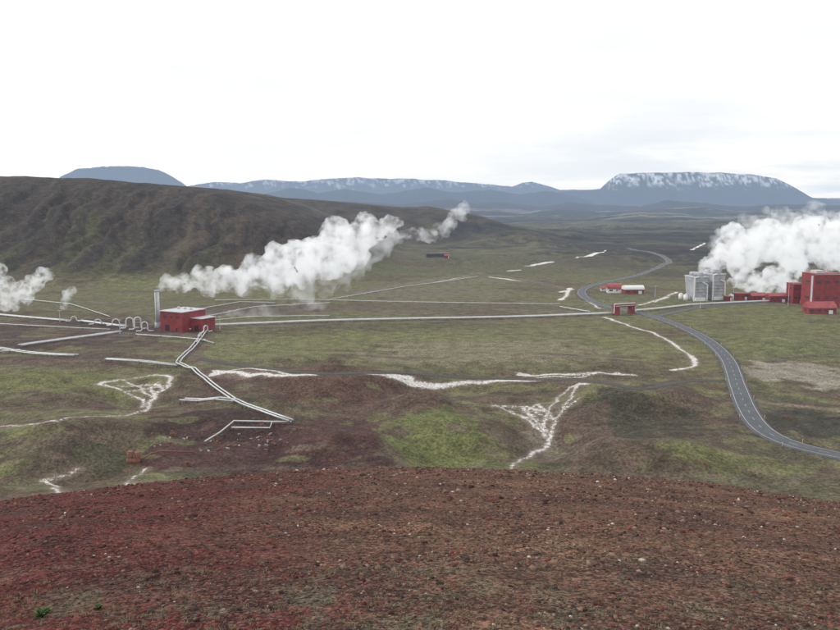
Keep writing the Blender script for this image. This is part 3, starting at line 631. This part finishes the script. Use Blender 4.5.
def blades(mb,c,n,h,spread,mi):
    for k in range(n):
        a=random.uniform(0,6.28); r=random.uniform(0,spread); x=c[0]+r*math.cos(a); y=c[1]+r*math.sin(a); z=c[2]-.004-r*.2*(y>c[1])
        hh=h*random.uniform(.5,1.1); l=random.uniform(.2,.9)*hh; w=random.uniform(.0015,.003)
        nx,ny=-math.sin(a)*w,math.cos(a)*w; dx,dy=math.cos(a)*l,math.sin(a)*l
        mb.add([(x-nx,y-ny,z),(x+nx,y+ny,z),(x+nx*.7+dx*.4,y+ny*.7+dy*.4,z+hh*.6),(x-nx*.7+dx*.4,y-ny*.7+dy*.4,z+hh*.6),(x+dx,y+dy,z+hh)],[(0,1,2,3),(3,2,4)],mi)
M_dry=simple("dry_grass",(.22,.20,.12),.9,haze=False,sc=20); M_grn=simple("green_leaf",(.07,.12,.035),.8,haze=False,sc=20)
mb=MB(); pts=[]
for k in range(380):
    u=random.uniform(-20,860)*random.choice([1,.6]); v=random.triangular(548,634,632); pts.append(P(u,v,True))
pa=np.array(pts); pz=hF(pa[:,0],pa[:,1])
for k in range(len(pts)): blades(mb,(pa[k,0],pa[k,1],pz[k]),random.randint(16,38),random.uniform(.014,.032),random.uniform(.03,.09),0)
mb.obj("dry_grass_tufts",[M_dry])
for u,v,s in ((42,617,1.4),(47,613,.9),(98,609,.9),(620,600,.5)):
    x,y=P(u,v,True); e=empty("green_plant",(x,y,hs(x,y))); mb=MB()
    for k in range(44):
        a=random.uniform(0,6.28); r=random.uniform(.01,.06)*s; w=.008*s; hh=random.uniform(.01,.045)*s; ca,sa=math.cos(a),math.sin(a)
        mb.add([(0,0,0),(ca*r*.5-sa*w,sa*r*.5+ca*w,hh*.8),(ca*r,sa*r,hh),(ca*r*.5+sa*w,sa*r*.5-ca*w,hh*.8)],[(0,1,2,3)],0)
    mb.obj("leaves",[M_grn],e)

# ---------------------------------------------------------------- sky and sun
w=bpy.data.worlds.new("World"); scene.world=w; w.use_nodes=True; t=NT(w.node_tree)
EL,AZ=math.radians(36),math.radians(-72)
sk=t.n('ShaderNodeTexSky',sky_type='NISHITA',sun_disc=False,sun_elevation=EL,sun_rotation=AZ)
b1=t.n('ShaderNodeBackground',inp={'Strength':.1}); t.l(sk.outputs[0],b1.inputs[0])
tc=t.n('ShaderNodeTexCoord'); sp_=t.n('ShaderNodeSeparateXYZ'); t.l(tc.outputs['Generated'],sp_.inputs[0])
zc=t.math('ADD',t.math('MAXIMUM',sp_.outputs[2],0.),.10)
cb=t.n('ShaderNodeCombineXYZ'); t.l(t.math('DIVIDE',sp_.outputs[0],zc),cb.inputs[0]); t.l(t.math('DIVIDE',sp_.outputs[1],zc),cb.inputs[1])
cn=t.noise(cb.outputs[0],.55,6,.55)
up=t.mr(sp_.outputs[2],.03,.15); east=t.mr(sp_.outputs[0],-.1,.45)
low=t.mix(t.math('MULTIPLY',t.mr(cn,.62,.40),t.math('ADD',t.math('MULTIPLY',east,.8),.15)),(1.03,1.03,1.03),(.74,.82,.91)); top=t.mix(t.mr(cn,.3,.56),(.97,.985,1.01),(1.08,1.08,1.08))
cc_=t.mix(up,low,top)
b2=t.n('ShaderNodeBackground',inp={'Strength':1.02}); t.l(cc_,b2.inputs[0]); mx=t.n('ShaderNodeMixShader',inp={0:.95}); t.l(b1.outputs[0],mx.inputs[1]); t.l(b2.outputs[0],mx.inputs[2])
o=t.n('ShaderNodeOutputWorld'); t.l(mx.outputs[0],o.inputs[0])
sl=bpy.data.lights.new("sun",'SUN'); sl.energy=1.5; sl.angle=math.radians(10); sl.color=(1,.97,.92); so=bpy.data.objects.new("sun",sl); scene.collection.objects.link(so)
dirv=Vector((math.sin(AZ)*math.cos(EL),math.cos(AZ)*math.cos(EL),math.sin(EL))); so.rotation_euler=dirv.to_track_quat('Z','Y').to_euler()
cam=bpy.data.cameras.new("camera"); cam.sensor_width=36; cam.lens=36*F/840; cam.clip_start=.1; cam.clip_end=80000
co_=bpy.data.objects.new("camera",cam); scene.collection.objects.link(co_); co_.location=(0,0,CAMZ); co_.rotation_euler=(math.pi/2-PITCH,0,0); scene.camera=co_
scene.view_settings.view_transform='Standard'; scene.view_settings.look='None'; scene.view_settings.exposure=0
print("done",time.time()-T0)
